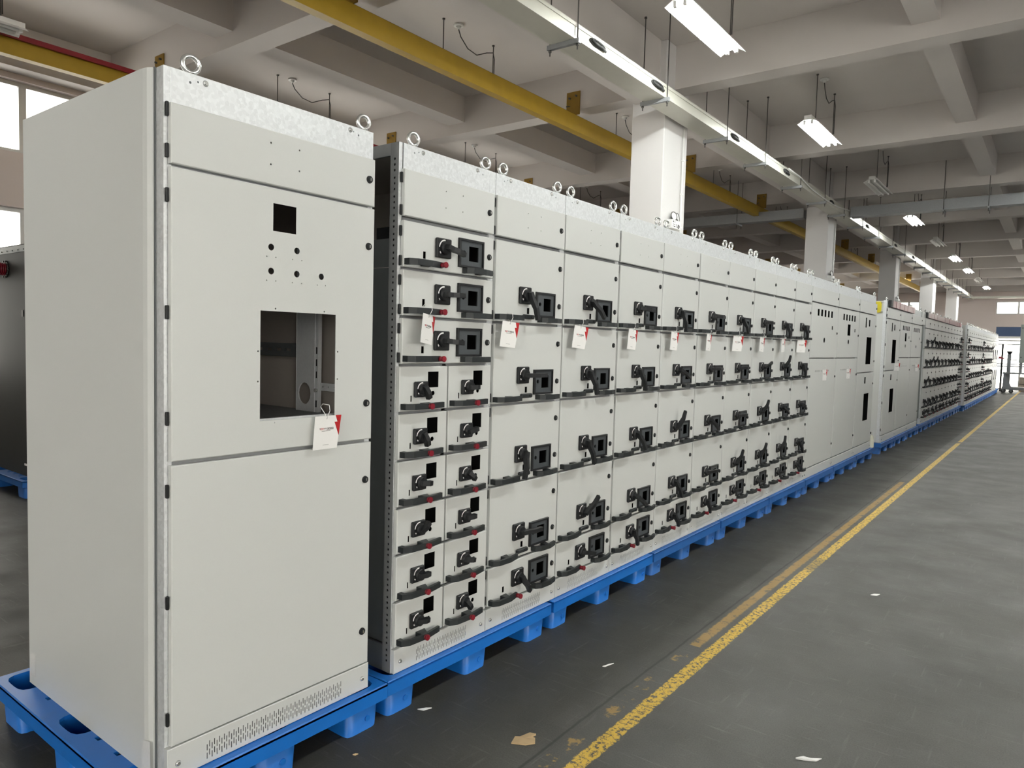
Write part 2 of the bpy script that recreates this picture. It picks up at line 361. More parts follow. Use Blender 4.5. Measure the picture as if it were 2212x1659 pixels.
# ------------------------------------------------------------------ tube lights, hanging
def lamp_meshes():
    M = {}
    b = MB(); L = .63                    # white sheet reflector with folded wings and a ballast box
    b.box(-.045, .045, -L, L, .03, .085, LAMPW)
    for s in (-1, 1):
        b.prism([(s*.045, .034), (s*.125, -.012), (s*.125, -.009), (s*.045, .038)], -L, L, LAMPW, lambda p, q, t: (p, t, q))
    M['reflector'] = b.mesh('reflector')
    for k, m in (('tube_on', TUBEON), ('tube_off', TUBEOFF)):
        b = MB(); b.cyl((0, -.575, 0), (0, .575, 0), .014, m, 14); M[k] = b.mesh(k)
    b = MB(); b.box(-.014, .014, -.015, .015, -.016, .034, LAMPW)
    M['holder'] = b.mesh('lamp_holder')
    return M
LM = lamp_meshes()
def tube_light(x, y, z, on, label, rose=True, group='tube lights hanging on rods'):
    t = thing('tube_light', label, 'ceiling light', (x, y, z), group=group)
    put('reflector', LM['reflector'], t)
    for s in (-1, 1):
        tb = put('fluorescent_tube', LM['tube_on' if on else 'tube_off'], t, (s*.045, 0, .0))
        [put('lamp_holder', LM['holder'], tb, (0, q*.59, 0)) for q in (-1, 1)]
    for s in (-1, 1):
        b = MB(); b.cyl((.04, s*.43, .085), (.04, s*.43, ZC-z), .006, ROD, 6); b.cyl((.04, s*.43, ZC-z-.012), (.04, s*.43, ZC-z), .016, ROD, 8)
        put('hanging_rod', b, t)
    if rose:
        b = MB(); b.cyl((.07, -.22, ZC-z), (.07, -.22, ZC-z-.018), .055, LAMPW, 16); b.cyl((.07, -.22, ZC-z-.018), (.07, -.22, ZC-z-.05), .03, LAMPW, 12, r1=.012); put('ceiling_rose', b, t)
        h = ZC-z
        b = MB(); b.tube([(.07, -.22, h-.05), (.07, -.18, h-.12), (.06, -.05, h-.20), (.05, .12, h-.215), (.045, .30, h-.13), (.046, .42, h-.09), (.052, .44, h-.16), (.05, .44, h-.3), (.05, .44, .1)], .006, ROD, 6); put('cable', b, t)
    return t
ylamp = [5.0+3.83*k for k in range(-4, 10)]
on1 = {-1: 0, 0: 1, 1: 1, 2: 0, 3: 1, 4: 0, 5: 1, 6: 1, 7: 0, 8: 1, 9: 1}
for k in range(0, 9):
    tube_light(-.53, ylamp[k+4], 4.43, on1[k], '%s tube light from the camera along the cable tray, %s' % (ORD[k+1], 'lit' if on1[k] else 'switched off'))
for k in range(-3, 9):
    lit = k not in (-1, 4)
    tube_light(2.47, 2.4+3.83*k, 4.43, lit, 'tube light over the open aisle beside the yellow line, %s of its line, %s' % (ORD[k+4], 'lit' if lit else 'off'))
for k in range(-1, 8):
    lit = k in (7,)
    if k >= 0: tube_light(-3.42, ylamp[k+4], 4.64, lit, '%s tube light behind the cabinets beside the yellow crane beam, %s' % (ORD[k+1], 'lit' if lit else 'off'), group='tube lights behind the cabinets')
for k in range(-1, 4):
    tube_light(-6.0 if k < 0 else -6.45, ylamp[k+4]-.35*(k < 0), 4.43, False, ('dark tube light at upper left above the red rail' if k < 0 else '%s unlit tube light near the window wall' % ORD[k+1]), group='tube lights near the window wall')

# ------------------------------------------------------------------ cable trays on trapeze hangers
def trays():
    t = thing('cable_tray', 'long pale covered cable tray hanging above the cabinet row beside the columns', 'cable tray', (-1.415, 0, 4.18))
    b = MB(); b.box(-.125, .125, -8, 39.3, 0, .125, TRAYM); put('tray_body', b, t)
    b = MB(); b.box(-.13, .13, -8, 39.3, .125, .133, TRAYM)
    for s in (-1, 1): b.box(s*.13-.002, s*.13+.002, -8, 39.3, .1, .133, TRAYM)
    put('tray_lid', b, t)
    for y in (4.35, 5.55, 7.75, 9.9, 12.6, 15.6, 18.9, 21.6):
        b = MB()
        pts = [(.131, y+.13*math.cos(a), .07+.026*math.sin(a)) for a in [2*PI*i/16 for i in range(17)]]
        b.tube(pts, .009, RUBBER, 6); b.tube([(.14, y-.12, .07), (.15, y-.04, .05), (.15, y+.05, .052), (.14, y+.13, .045)], .012, RUBBER, 6); put('cable_grommet', b, t)
    b = MB(); b.tube([(.135, 10.0, .135), (.14, 10.6, .12), (.142, 11.3, .05), (.142, 12.2, .035), (.142, 13.0, .05), (.14, 13.6, .10), (.138, 13.9, .13)], .012, LAMPW); put('loose_cable', b, t)
    ys = [.55, 2.25, 4.0, 5.76, 7.46, 8.9, 10.62, 12.09, 13.5, 15.1, 16.75, 18.45, 20.2, 21.95, 23.7, 25.4, 27.1, 28.8, 30.5, 32.2, 33.9, 35.6, 37.3]
    for i, y in enumerate(ys):
        h = thing('trapeze_hanger', '%s trapeze hanger from the camera under the long cable tray' % (ORD[i+1]), 'hanger', (-1.415, y, 4.14), group='trapeze hangers of the long tray')
        b = MB(); b.box(-.165, .165, -.018, .018, 0, .04, GALVD); put('crossbar', b, h)
        for s in (-1, 1):
            b = MB(); b.cyl((s*.142, 0, -.05), (s*.142, 0, ZC-4.14), .006, ROD, 6); b.cyl((s*.142, 0, ZC-4.155), (s*.142, 0, ZC-4.14), .016, ROD, 8)
            b.cyl((s*.142, 0, -.018), (s*.142, 0, 0), .014, ROD, 6); put('hanging_rod', b, h)
    for x0, x1, y, lab, dk in ((-1.26, 9.5, 14.05, 'grey cable tray crossing the aisle from the long tray to the right', GALVD), (-7.5, -2.06, 13.75, 'dark cable tray crossing behind the second column', GALVD)):
        t = thing('cross_tray', lab, 'cable tray', ((x0+x1)/2, y, 4.19), group='cross trays')
        w = (x1-x0)/2; b = MB(); b.box(-w, w, -.12, .12, 0, .004, dk)
        for s in (-1, 1): b.box(-w, w, s*.12-.002, s*.12+.002, 0, .19, dk)
        put('tray_body', b, t)
        for xx in ([-.95+1.26-w*0, 1.0] if x0 > -2 else [-5.6, -3.4]):
            for s in (-1, 1):
                px = xx-(x0+x1)/2
                b = MB(); b.cyl((px, s*.135, -.09), (px, s*.135, ZC-4.19), .006, ROD, 6); put('hanging_rod', b, t)
            b = MB(); b.box(px-.015, px+.015, -.15, .15, -.03, 0, GALVD); put('crossbar', b, t)
    t = thing('cross_tray', 'grey cable tray along the far end wall above the windows', 'cable tray', (4, 38.9, 4.2), group='cross trays')
    b = MB(); b.box(-5.3, 5.8, -.12, .12, 0, .1, TRAYM); put('tray_body', b, t)
trays()

# ------------------------------------------------------------------ crane runway beams
def runway(x, label, red):
    t = thing('crane_runway_beam', label, 'crane beam', (x, 14, 4.30), group='yellow crane runway beams')
    b = MB(); b.box(-.05, .05, -26, 25.5, 0, .016, YELLOW); b.box(-.05, .05, -26, 25.5, .184, .2, YELLOW); b.box(-.05 if not red else -.006, .05 if not red else .006, -26, 25.5, .016, .184, YELLOW)
    if not red: b.box(-.07, .03, -26, 25.5, .2, .215, YELLD)
    put('beam_body', b, t)
    if red:
        b = MB(); b.box(.04, .075, -26, 25.5, .165, .215, REDCOND); put('conductor_rail', b, t)
    y = 6.62-7.3*2; i = 0
    while y < 39:
        b = MB(); yy = y-14
        b.box(-.10, .10, yy-.014, yy-.002, .205, .50, YELLD)
        b.box(-.05, .05, yy-.10, yy-.012, .2, .212, YELLD)
        b.cyl((-.05, yy-.04, .42), (-.05, yy, .42), .012, ROD, 8); b.cyl((.05, yy-.04, .44), (.05, yy, .44), .012, ROD, 8)
        b.cyl((-.05, yy-.09, .30), (-.05, yy, .33), .008, ROD, 6)
        put('bracket_plate', b, t); y += 3.65
runway(-3.0, 'yellow crane beam running under the ceiling behind the columns', False)
runway(-6.38, 'yellow crane beam with red conductor rail at upper left', True)

# ------------------------------------------------------------------ shared cabinet hardware (local frame: x out of the door, y along the row, z up)
ZP = .17
def LV(k): return .11+.1983*k
def hardware():
    H = {}
    def arch(L, h, mid=True):
        b = MB()
        pl = [(0, 0), (.030, 0), (.048, L*.16), (.052, L*.62), (.036, L), (.024, L), (.038, L*.60), (.035, L*.22), (.020, L*.10), (0, L*.10)]
        b.prism(pl, -h/2, h/2, BLACK2, lambda p, q, t: (p, q, t))
        if mid: b.prism([(0, L*.50), (.039, L*.50), (.039, L*.64), (0, L*.74)], -h/2+.001, h/2-.001, BLACK2, lambda p, q, t: (p, q, t))
        return b
    H['handle_long'] = arch(.226, .024).mesh('pull_handle'); H['handle_mid'] = arch(.19, .025).mesh('pull_handle'); H['handle_short'] = arch(.175, .024).mesh('pull_handle')
    b = MB(); b.cyl((.030, 0, 0), (.062, 0, 0), .011, RED, 10); b.cyl((.058, 0, 0), (.066, 0, 0), .013, RED, 8); H['button'] = b.mesh('release_button')
    def plate(w, h):
        b = MB(); b.cbox(0, .016, -w/2, w/2, -h/2, h/2, .004, BLACK)
        r = w*.40; pts = []
        seg = [math.radians(a) for a in range(85, 176, 15)]
        o = [(.0165, r*math.cos(a), r*math.sin(a)) for a in seg]; i2 = [(.0165, r*.84*math.cos(a), r*.84*math.sin(a)) for a in seg]
        b.add(o+i2, [(k, k+1, len(o)+k+1, len(o)+k) for k in range(len(o)-1)], WHITEP)
        seg = [math.radians(a) for a in range(208, 232, 8)]
        o = [(.0165, r*math.cos(a), r*math.sin(a)) for a in seg]; i2 = [(.0165, r*.84*math.cos(a), r*.84*math.sin(a)) for a in seg]
        b.add(o+i2, [(k, k+1, len(o)+k+1, len(o)+k) for k in range(len(o)-1)], WHITEP)
        return b.mesh('switch_plate', fix=False)
    H['plate'] = plate(.092, .084); H['plate_small'] = plate(.077, .066)
    def lever(L, hub, w, out):
        b = MB(); b.cyl((.014, 0, 0), (.034, 0, 0), hub, BLACK, 20, r1=hub*.9)
        pl = [(.034, -hub*.6), (.034, hub*.7), (out-.018, L*.55), (out-.016, L), (out+.002, L), (out+.004, L*.5), (.060, hub*.5), (.056, -hub*.5)]
        if L < .05: pl = [(.03, -hub*.75), (.03, L), (out-.006, L), (out, L*.4), (out-.01, -hub*.6)]
        b.prism(pl, -w/2, w/2, BLACK, lambda p, q, t: (p, q, t))
        return b.mesh('switch_lever')
    H['lever'] = lever(.125, .031, .021, .070); H['lever_mid'] = lever(.085, .029, .020, .066); H['lever_small'] = lever(.042, .026, .020, .056)
    # meter frame: raised dark rim, recessed slate plate with a square opening and a round one
    b = MB(); w, h = .170, .128
    b.panel(0, w, 0, h, 0, .012, BLACK, rects=[(.010, w-.010, .010, h-.010)], ch=.002)
    b.panel(.0095, w-.0095, .0095, h-.0095, 0, .005, METER, rects=[(.070, .136, .032, .098)], circs=[(.038, .066, .0105, .0105)], ch=.0005)
    H['meter'] = b.mesh('meter_frame')
    b = MB(); b.cyl((0, 0, 0), (.006, 0, 0), .0145, BLACK, 16, r1=.013); b.cyl((.006, 0, 0), (.009, 0, 0), .008, BLACK2, 12); b.box(.009, .0105, -.002, .002, -.006, .006, STEEL); H['lock'] = b.mesh('door_lock')
    b = MB(); b.cbox(0, .018, -.045, .045, -.011, .011, .005, BLACK2); b.cyl((.016, .02, 0), (.022, .02, 0), .008, BLACK, 10); H['latch'] = b.mesh('release_latch')
    b = MB(); b.cbox(0, .010, -.0042, .0042, -.021, .021, .0015, BLACK); H['hinge'] = b.mesh('hinge')
    b = MB(); b.torus((0, 0, .038), (1, -.2, 0), .0245, .0075, STEEL); b.cyl((0, 0, 0), (0, 0, .010), .014, STEEL, 12); b.cyl((0, 0, .008), (0, 0, .018), .009, STEEL, 10); H['eye'] = b.mesh('lifting_eye')
    b = MB(); b.cyl((0, 0, 0), (.006, 0, 0), .010, STEEL, 12, r1=.006); H['bolt'] = b.mesh('bolt')
    return H
H = hardware()
PM = {}                                   # cached panel meshes
def cached(key, fn):
    if key not in PM:
        b = MB(); fn(b); PM[key] = b.mesh(key[0] if isinstance(key, tuple) else key)
    return PM[key]

def cab_body(w, dep=1.03, cols=(), top=2.2, levels=(), left='sheet', front_rails=True):
    """carcass: thin sheet sides, back, roof and floor, front posts and rails"""
    def fn(b):
        t = .008
        if left == 'sheet': b.box(-dep, -.045, 0, t, 0, top-.01, PAINT)
        b.box(-dep, -.045, w-t, w, 0, top-.01, INNER); b.box(-dep, -dep+t, t, w-t, 0, top-.01, INNER)
        b.box(-dep+t, -.045, t, w-t, top-.03, top-.022, INNER); b.box(-dep+t, -.045, t, w-t, 0, .012, INNER)
        b.box(-.045, 0, 0 if left == 'sheet' else .019, .022, 0, top, GALV); b.box(-.045, 0, w-.022, w, 0, top, GALV)
        for z in levels: b.box(-.035, -.008, .022, w-.022, z-.012, z+.012, GALVD)
        for y, z0, z1 in cols: b.box(-.035, -.008, y-.012, y+.012, z0, z1, GALVD)
    return cached(('cabinet_body', w, tuple(levels), tuple(cols), left), fn)
def top_rail(w):
    def fn(b):
        b.panel(.024, w-.024, 2.094, 2.2, -.02, .002, GALV, circs=[(.085, 2.172, .004, .004), (.11, 2.180, .003, .003), (w-.075, 2.172, .004, .004), (w-.10, 2.180, .003, .003)], ch=.001, n=8)
        b.box(-.045, -.018, .022, w-.022, 2.19, 2.2, GALV)
    return cached(('top_rail', w), fn)
def vent_plinth(w, vents=True):
    def fn(b):
        if not vents: b.panel(.002, w-.002, .002, .104, 0, .022, PAINT, ch=.002, th=.0015); return
        y0, n = .132, int((w-.262)/.0087); y1 = y0+n*.0087
        b.panel(.002, w-.002, .002, .104, 0, .022, PAINT, ch=.002, th=.0015, rects=[(y0, y1, .014, .088)])
        for i in range(n):
            y = y0+i*.0087; o = .010 if i % 2 else 0
            zs = (.014, .018+o, .039+o, .046+o, .067+o, .088)
            for k in (0, 2, 4): b.box(.0205, .022, y, y+.0030, zs[k], zs[k+1], PAINT)
            b.box(.0205, .022, y+.0030, y+.0087, .014, .088, PAINT)
        b.box(.0, .004, y0-.01, y1+.01, .01, .095, MATT)
    return cached(('vent_plinth', w, vents), fn)
def drawer_front(w, h, kind, hinge=False):
    g = .005; a, c = (.0155 if hinge else g), w-(.007 if kind != 'half' else .006)
    def fn(b):
        R, C = [], []
        if kind == 'big': R = [(.400, .481, .062, .144), (.270, .290, .05, .08)]; C = [(.376, .104, .0125, .0125)]
        elif kind == 'low': R = [(.405, .487, .060, .141), (.126, .142, .048, .078)]; C = [(.381, .101, .0125, .0125)]
        elif kind == 'half': R = [(.170, .236, .100, .168), (.068, .076, .044, .070)]; C = [(.203, .075, .010, .010)]
        b.panel(a, c, g, h-.007, .002, .022, PAINT, rects=R, circs=C, ch=.003, th=.002)
        x0, x1, y0, y1, z0, z1 = -.16, .0195, .03, w-.04, .025, h-.025        # the dark withdrawable tub behind the front
        v = [(x, y, z) for x in (x0, x1) for y in (y0, y1) for z in (z0, z1)]
        b.add(v, [(0, 1, 3, 2), (0, 4, 5, 1), (2, 3, 7, 6), (0, 2, 6, 4), (1, 5, 7, 3)], MATT)
    return cached(('drawer_front', w, h, kind, hinge), fn)

def put_drawer(t, y, k0, k1, kind, ang, w=.6009, hinge=False):
    z = LV(k0); h = LV(k1)-LV(k0); d = put('drawer', drawer_front(w, h, kind, hinge), t, (0, y, z)); A = math.radians(ang); X = .022
    if kind == 'half':
        put('switch_plate', H['plate_small'], d, (X, .122, .095)); put('switch_lever', H['lever_small'], d, (X, .122, .095), (A, 0, 0))
        put('pull_handle', H['handle_long'], d, (X, .012, .026)); put('release_button', H['button'], d, (X, .135, .026))
        return d
    zz = .140 if kind == 'big' else .103
    put('switch_plate', H['plate'], d, (X, .241, zz)); put('switch_lever', H['lever' if kind == 'big' else 'lever_mid'], d, (X, .241, zz), (A, 0, 0))
    put('meter_frame', H['meter'], d, (X, .338 if kind == 'big' else .343, .038 if kind == 'big' else .035))
    if kind == 'big':
        put('pull_handle', H['handle_mid'], d, (X, .013, .027)); put('pull_handle', H['handle_short'], d, (X, .362, .024))
        put('release_latch', H['latch'], d, (X, .272, .036))
        put('door_lock', H['lock'], d, (X, .555, .102)); put('door_lock', H['lock'], d, (X, .555, .300))
    else:
        put('pull_handle', H['handle_mid'], d, (X, .018, .026)); put('release_button', H['button'], d, (X, .200, .026)); put('pull_handle', H['handle_short'], d, (X, .374, .022))
        put('door_lock', H['lock'], d, (X, .560, .100))
    return d
def put_door(t, w, z0, z1, name='door', rects=(), circs=(), locks=(), hinges=(), y=0, lined=False):
    def fn(b):
        b.panel(.0155 if hinges else .005, w-.006, z0, z1, .002, .022, PAINT, rects=rects, circs=circs, ch=.003, n=16, th=.002)
        if lined:
            X = (-.30, .0195); v = [(x, yy, z) for x in X for yy in (.04, w-.04) for z in (z0+.02, z1-.02)]
            b.add(v, [(0, 1, 3, 2), (0, 4, 5, 1), (2, 3, 7, 6), (0, 2, 6, 4), (1, 5, 7, 3)], MATT)
    d = put(name, cached(('door', w, z0, z1, tuple(rects), tuple(circs), bool(hinges)), fn), t, (0, y, 0))
    for (ly, lz) in locks: put('door_lock', H['lock'], d, (.022, ly, lz))
    for hz in hinges: put('hinge', H['hinge'], d, (.002, .0095, hz))
    return d
def eyes(t, w, back=True):
    for y in (.098, w-.034): put('lifting_eye', H['eye'], t, (-.019, y, 2.196))
    if back:
        for y in (.098, w-.034): put('lifting_eye', H['eye'], t, (-.95, y, 2.192))
def bolts(t, w):
    for y in (.036, w-.036): put('plinth_bolt', H['bolt'], t, (.022, y, .048))
    for y in (.135, w-.115): put('rail_bolt', H['bolt'], t, (.002, y, 2.183))
def cab(label, x, y, group, name='switchgear_cabinet'): return thing(name, label, 'electrical cabinet', (x, y, ZP), group=group)

# ---- the nearest cabinet: blank doors and a large cut-out
def near_cabinet():
    w = .823; t = cab('single pale grey cabinet nearest the camera, blank doors with one large empty cut-out', 0, -.2145, None)
    def fn(b):
        dep = 1.03
        b.box(-dep, -.045, w-.010, w-.005, 0, 2.19, INNER); b.box(-dep, -.045, w-.005, w, 0, 2.19, PAINT); b.box(-dep, -dep+.01, .02, w-.01, 0, 2.19, INNER); b.box(-dep, -.045, .02, w-.01, 2.165, 2.175, INNER); b.box(-dep, -.045, .02, w-.01, 0, .012, INNER)
        b.box(-.045, 0, .003, .027, 0, 2.2, GALV); b.box(-.045, 0, w-.024, w, 0, 2.2, GALV)
        for z in (.11, 1.0, 1.905): b.box(-.03, 0, .027, w-.024, z-.012, z+.012, GALVD)
        b.box(-.0452, -.04, -.004, .0, 0, 2.2, DARKM)
    put('cabinet_body', cached('near_body', fn), t)
    b = MB(); pl = [(-1.03, 0), (-.050, 0), (-.047, .004), (-.047, .02), (-1.03, .02)]
    pl = [(-1.03, -.018), (-.085, -.018), (-.066, -.014), (-.052, -.006), (-.047, .003), (-.047, .010), (-1.03, .010)]
    b.prism(pl, 0, 2.2, PAINT, lambda p, q, s: (p, q, s)); sp = put('side_panel', b, t)
    for z0, x0 in ((.03, -1.02), (.015, -.10)):
        b = MB(); b.add([(x0, -.0185, z0), (x0+.055, -.0185, z0+.008), (x0+.052, -.0185, z0+.10), (x0+.003, -.0185, z0+.092)], [(0, 1, 2, 3)], mat('clear_tape', (.80, .80, .78), .18, noise=.06, nscale=120)); put('tape_patch', b, sp)
    put('top_rail', top_rail(w), t)
    o = .2145
    def Y(y): return y+o
    def Z(z): return z-ZP
    put_door(t, w, Z(2.083), Z(2.262), locks=[(.787, Z(2.182))], hinges=[Z(2.243), Z(2.121)], circs=[(Y(a), Z(c), .0032, .0032) for a in (.141, .2545) for c in (2.2205, 2.1495)])
    small = [(Y(a), Z(c), .002, .002) for a, c in ((.128, 1.842), (.163, 1.842), (.230, 1.842), (.268, 1.842), (.128, 1.762), (.163, 1.762), (.230, 1.762), (.268, 1.762), (.336, 1.762), (.372, 1.762))]
    edge = [(Y(a), Z(c), .003, .003) for a, c in ((.163, 1.668), (.368, 1.668), (.097, 1.522), (.431, 1.522), (.097, 1.42), (.431, 1.42), (.162, 1.276))]
    put_door(t, w, Z(1.181), Z(2.074), locks=[(.787, Z(1.928)), (.787, Z(1.323))], hinges=[Z(1.990), Z(1.638), Z(1.313)],
             rects=[(Y(.1515), Y(.244), Z(1.930), Z(2.023)), (Y(.105), Y(.4205), Z(1.2845), Z(1.659))],
             circs=[(Y(.1445), Z(1.8745), .0115, .0115), (Y(.248), Z(1.8735), .0115, .0115), (Y(.145), Z(1.794), .0115, .0115), (Y(.248), Z(1.793), .0115, .0115), (Y(.353), Z(1.793), .0115, .0115)]+small+edge)
    put_door(t, w, Z(.279), Z(1.168), locks=[(.787, Z(1.022)), (.783, Z(.414))], hinges=[Z(1.088), Z(.738), Z(.364)])
    p = put('vent_plinth', vent_plinth(w), t); bolts(t, w); eyes(t, w)
    # what shows through the cut-out: floor tray, inner galvanised post, DIN rail, cross strip
    b = MB(); b.box(-.95, -.02, .02, w-.015, 1.084, 1.094, GALVD); b.box(-.014, -.002, .03, w-.03, 1.090, 1.119, GALV); put('shelf_tray', b, t)
    rw = lambda u, v, d: (u, d, v)
    b = MB(); b.panel(-.40, -.277, 1.094, 2.1, .776, .770, INPOST, circs=[(-.345, 1.168, .042, .046)], ch=.001, fn=rw)
    b.box(-.277, -.258, .772, .790, 1.094, 2.1, INPOST)
    for z in (1.115, 1.235, 1.285, 1.335): b.box(-.271, -.264, .7715, .7722, z, z+.028, MATT)
    b.cyl((-.267, .772, 1.185), (-.267, .764, 1.185), .008, STEEL, 10); put('inner_post', b, t)
    b = MB(); b.panel(-.72, -.402, 1.318, 1.375, .785, .775, DARKM, rects=[(-.70+.07*i, -.655+.07*i, 1.340, 1.353) for i in range(4)], ch=.002, fn=rw); put('mounting_rail', b, t)
    b = MB(); b.panel(-.256, -.05, 1.185, 1.217, .785, .780, INPOST, circs=[(-.235+.035*i, 1.201, .004, .004) for i in range(6)], ch=.001, n=8, fn=rw); put('cross_strip', b, t)
    return t
near_cabinet()

ROWG = 'grey drawer cabinets in the near row'
Y0 = .7454; WC = .6009
# ---- second cabinet: three wide drawers above twelve half-width ones
def half_cabinet(x, y, label, group, angs_w=(-15, 0, -5), angs_h=None, perf=True):
    t = cab(label, x, y, group)
    lv = [LV(k) for k in range(10)]+[2.094]
    put('cabinet_body', cab_body(WC, cols=((.300, LV(0), LV(6)),), levels=lv, left='open' if perf else 'sheet'), t)
    if perf:
        b = MB(); cs = []
        for k in range(28):
            for j in range(3):
                z = .05+k*.0755+j*.0228
                if z < 2.18: cs.append((-.024, z, .0055, .0055))
        b.box(-.0005, 0, 0, .022, 0, 2.2, GALV); b.panel(-.049, -.0005, 0, 2.2, .002, 0, POSTM, circs=cs, ch=.0, n=8, fn=lambda u, v, d: (u, d, v)); b.box(-.047, -.003, .014, .018, 0, 2.2, MATT)
        b.box(-1.03, -.98, 0, .012, 0, 2.2, GALVD); b.box(-.98, -.049, 0, .012, 2.15, 2.2, GALVD); b.box(-.98, -.049, 0, .012, 0, .11, DARKM)
        put('perforated_post', b, t)
        b = MB(); b.box(-.96, -.055, .02, .028, .11, 1.82, DARKM); b.box(-.96, -.055, .018, .02, 1.70, 1.702, INNER); put('inner_side_sheet', b, t)
    put('top_rail', top_rail(WC), t)
    put_door(t, WC, LV(9)+.012, 2.094, locks=[(.556, 2.0)], hinges=[1.93, 2.06], circs=[(a, c, .0028, .0028) for a in (.26, .37) for c in (1.975, 2.045)])
    for k, a in zip((8, 7, 6), angs_w):
        d = put_drawer(t, 0, k, k+1, 'low', a, hinge=True)
        for hz in (.03, .15): put('hinge', H['hinge'], d, (.002, .0095, hz))
    for r in range(6):
        for c in range(2): put_drawer(t, .0+c*.298, 5-r, 6-r, 'half', angs_h[c][r], w=.300 if c == 0 else .303)
    put('vent_plinth', vent_plinth(WC), t); bolts(t, WC); eyes(t, WC)
    return t
half_cabinet(0, Y0, 'grey cabinet with twelve small half-width drawers beside the blank nearest cabinet', ROWG,
             angs_h=((-65, -70, -5, 40, 0, -5), (0, 12, -40, 0, -10, -55)))
BIG = {3: (-72, 0, -108, 0, -60), 4: (-42, -73, -75, 40, -12), 5: (-5, -72, -55, -35, -80), 6: (-80, -25, 60, -60, -65), 7: (0, 0, -35, 0, -85), 8: (-60, 0, 0, 55, 0), 9: (0, 20, 50, 55, -10), 10: (-80, 55, -30, 75, 0), 11: (-80, -80, -25, -60, -35)}
def drawer_cabinet(x, y, label, group, angs, hinge=True, full=True, red_top=False):
    t = cab(label, x, y, group)
    put('cabinet_body', cab_body(WC, levels=[LV(k) for k in (0, 1, 3, 5, 7, 9)]+[2.094]), t)
    put('top_rail', top_rail(WC), t)
    put_door(t, WC, LV(9)+.012, 2.094, locks=[(.556, 2.0)], hinges=[1.93, 2.06] if hinge else [], circs=[(a, c, .0028, .0028) for a in (.26, .37) for c in (1.975, 2.045)])
    for (k0, k1), kind, a in zip(((7, 9), (5, 7), (3, 5), (1, 3), (0, 1)), ('big', 'big', 'big', 'big', 'low'), angs):
        d = put_drawer(t, 0, k0, k1, kind, a, hinge=hinge)
        if hinge:
            h = LV(k1)-LV(k0)
            for hz in (.035, h-.035): put('hinge', H['hinge'], d, (.002, .0095, hz))
    put('vent_plinth', vent_plinth(WC), t); bolts(t, WC); eyes(t, WC)
    return t
for c in range(3, 12):
    drawer_cabinet(0, Y0+WC*(c-2), 'grey cabinet with five wide drawers, %s along from the half-width drawer cabinet' % ORD[c-2], ROWG, BIG[c], hinge=c % 2 == 1)

# ---- wide meter cabinets
def meter_cabinet(x, y, w, kind, label, group, mirror=False):
    t = cab(label, x, y, group)
    split = 1.317 if kind != 'win' else 1.115
    put('cabinet_body', cab_body(w, levels=(.11, split, 1.92, 2.094)), t); put('top_rail', top_rail(w), t)
    m = (lambda a: w-a) if mirror else (lambda a: a)
    def rc(a, b, z0, z1):
        a, b = sorted((m(a), m(b))); return (a, b, z0-ZP, z1-ZP)
    hg = lambda *z: [q for q in z]
    put_door(t, w, 1.932, 2.09, locks=[(m(w-.05), 2.02)], hinges=hg(1.97, 2.055))
    if kind == 'win':
        up = [rc(.39, .46, 1.903, 2.038), rc(.60, .68, 1.925, 2.016), rc(.50, .82, 1.40, 1.775)]; lo = [rc(.50, .58, 1.131, 1.223), rc(.51, .82, .61, .99)]
        lu, ll = [(m(w-.05), 1.77), (m(w-.05), 1.27)], [(m(w-.05), .95)]
        put_door(t, w, split+.006, 1.918, rects=up, locks=lu, lined=True, hinges=hg(1.18, 1.52, 1.86))
        put_door(t, w, .116, split-.006, rects=lo, locks=ll, lined=True, hinges=hg(.2, .62, 1.04))
    else:
        s0 = .24 if kind == 'five' else .25
        up = [rc(s0+.145*i, s0+.145*i+.075, 1.955, 2.030) for i in range(5)]
        ci = [(m(.57), 1.690-ZP, .035, .030)]
        up += [rc(.88, .925, 1.820, 1.862)]
        if kind == 'five_big': up += [rc(.50, .65, 1.771, 1.910)]
        put_door(t, w, split+.006, 1.918, rects=up, circs=ci, locks=[(m(w-.04), 1.61)], lined=True, hinges=hg(1.39, 1.63, 1.86))
        lo = [rc(.26+.062*i, .275+.062*i, 1.335, 1.352) for i in range(10)]
        put_door(t, w, .116, split-.006, rects=lo, locks=[(m(w-.04), 1.10), (m(w-.04), .29)], lined=True, hinges=hg(.2, .7, 1.24))
    put('vent_plinth', vent_plinth(w, False), t); bolts(t, w); eyes(t, w)
    return t
y = Y0+WC*10
MG = 'wide meter cabinets at the end of the near row'
meter_cabinet(0, y, 1.16, 'five', 'wide grey cabinet with five slots and an oval hole, next to the near drawers', MG); yA = y
meter_cabinet(0, y+1.16, 1.13, 'five_big', 'wide grey cabinet with five slots above one square hole, middle of the wide meter cabinets', MG)
meter_cabinet(0, y+2.29, 1.10, 'win', 'wide grey cabinet with two tall dark openings, last before the gap with spray bottle', MG)
# ---- second group along the row
yB = 10.95
G2 = 'cabinets of the second group along the row'
meter_cabinet(0, yB, 1.13, 'win', 'grey cabinet with two tall openings and a yellow sheet on its side', G2)
meter_cabinet(0, yB+1.13, 1.15, 'five_big', 'grey cabinet with five slots above a square hole, beneath the first red wrapped bar', G2)
meter_cabinet(0, yB+2.28, 1.16, 'five', 'grey cabinet with five slots right before the recessed grey strip', G2)
def strip_cabinet(y):
    t = cab('narrow recessed dark grey strip compartment between slotted cabinet and far drawers', -.03, y, G2)
    b = MB(); b.box(-.95, 0, .004, .446, 0, 2.19, BOXG); put('cabinet_body', b, t)
    b = MB(); b.panel(.01, .44, .12, 1.93, 0, .02, BOXG, ch=.003); put('door', b, t)
    b = MB(); b.panel(.01, .44, 1.95, 2.19, .0, .045, PAINT, ch=.003); put('top_panel', b, t)
strip_cabinet(yB+3.44)
yC = yB+3.90; rnd = random.Random(5)
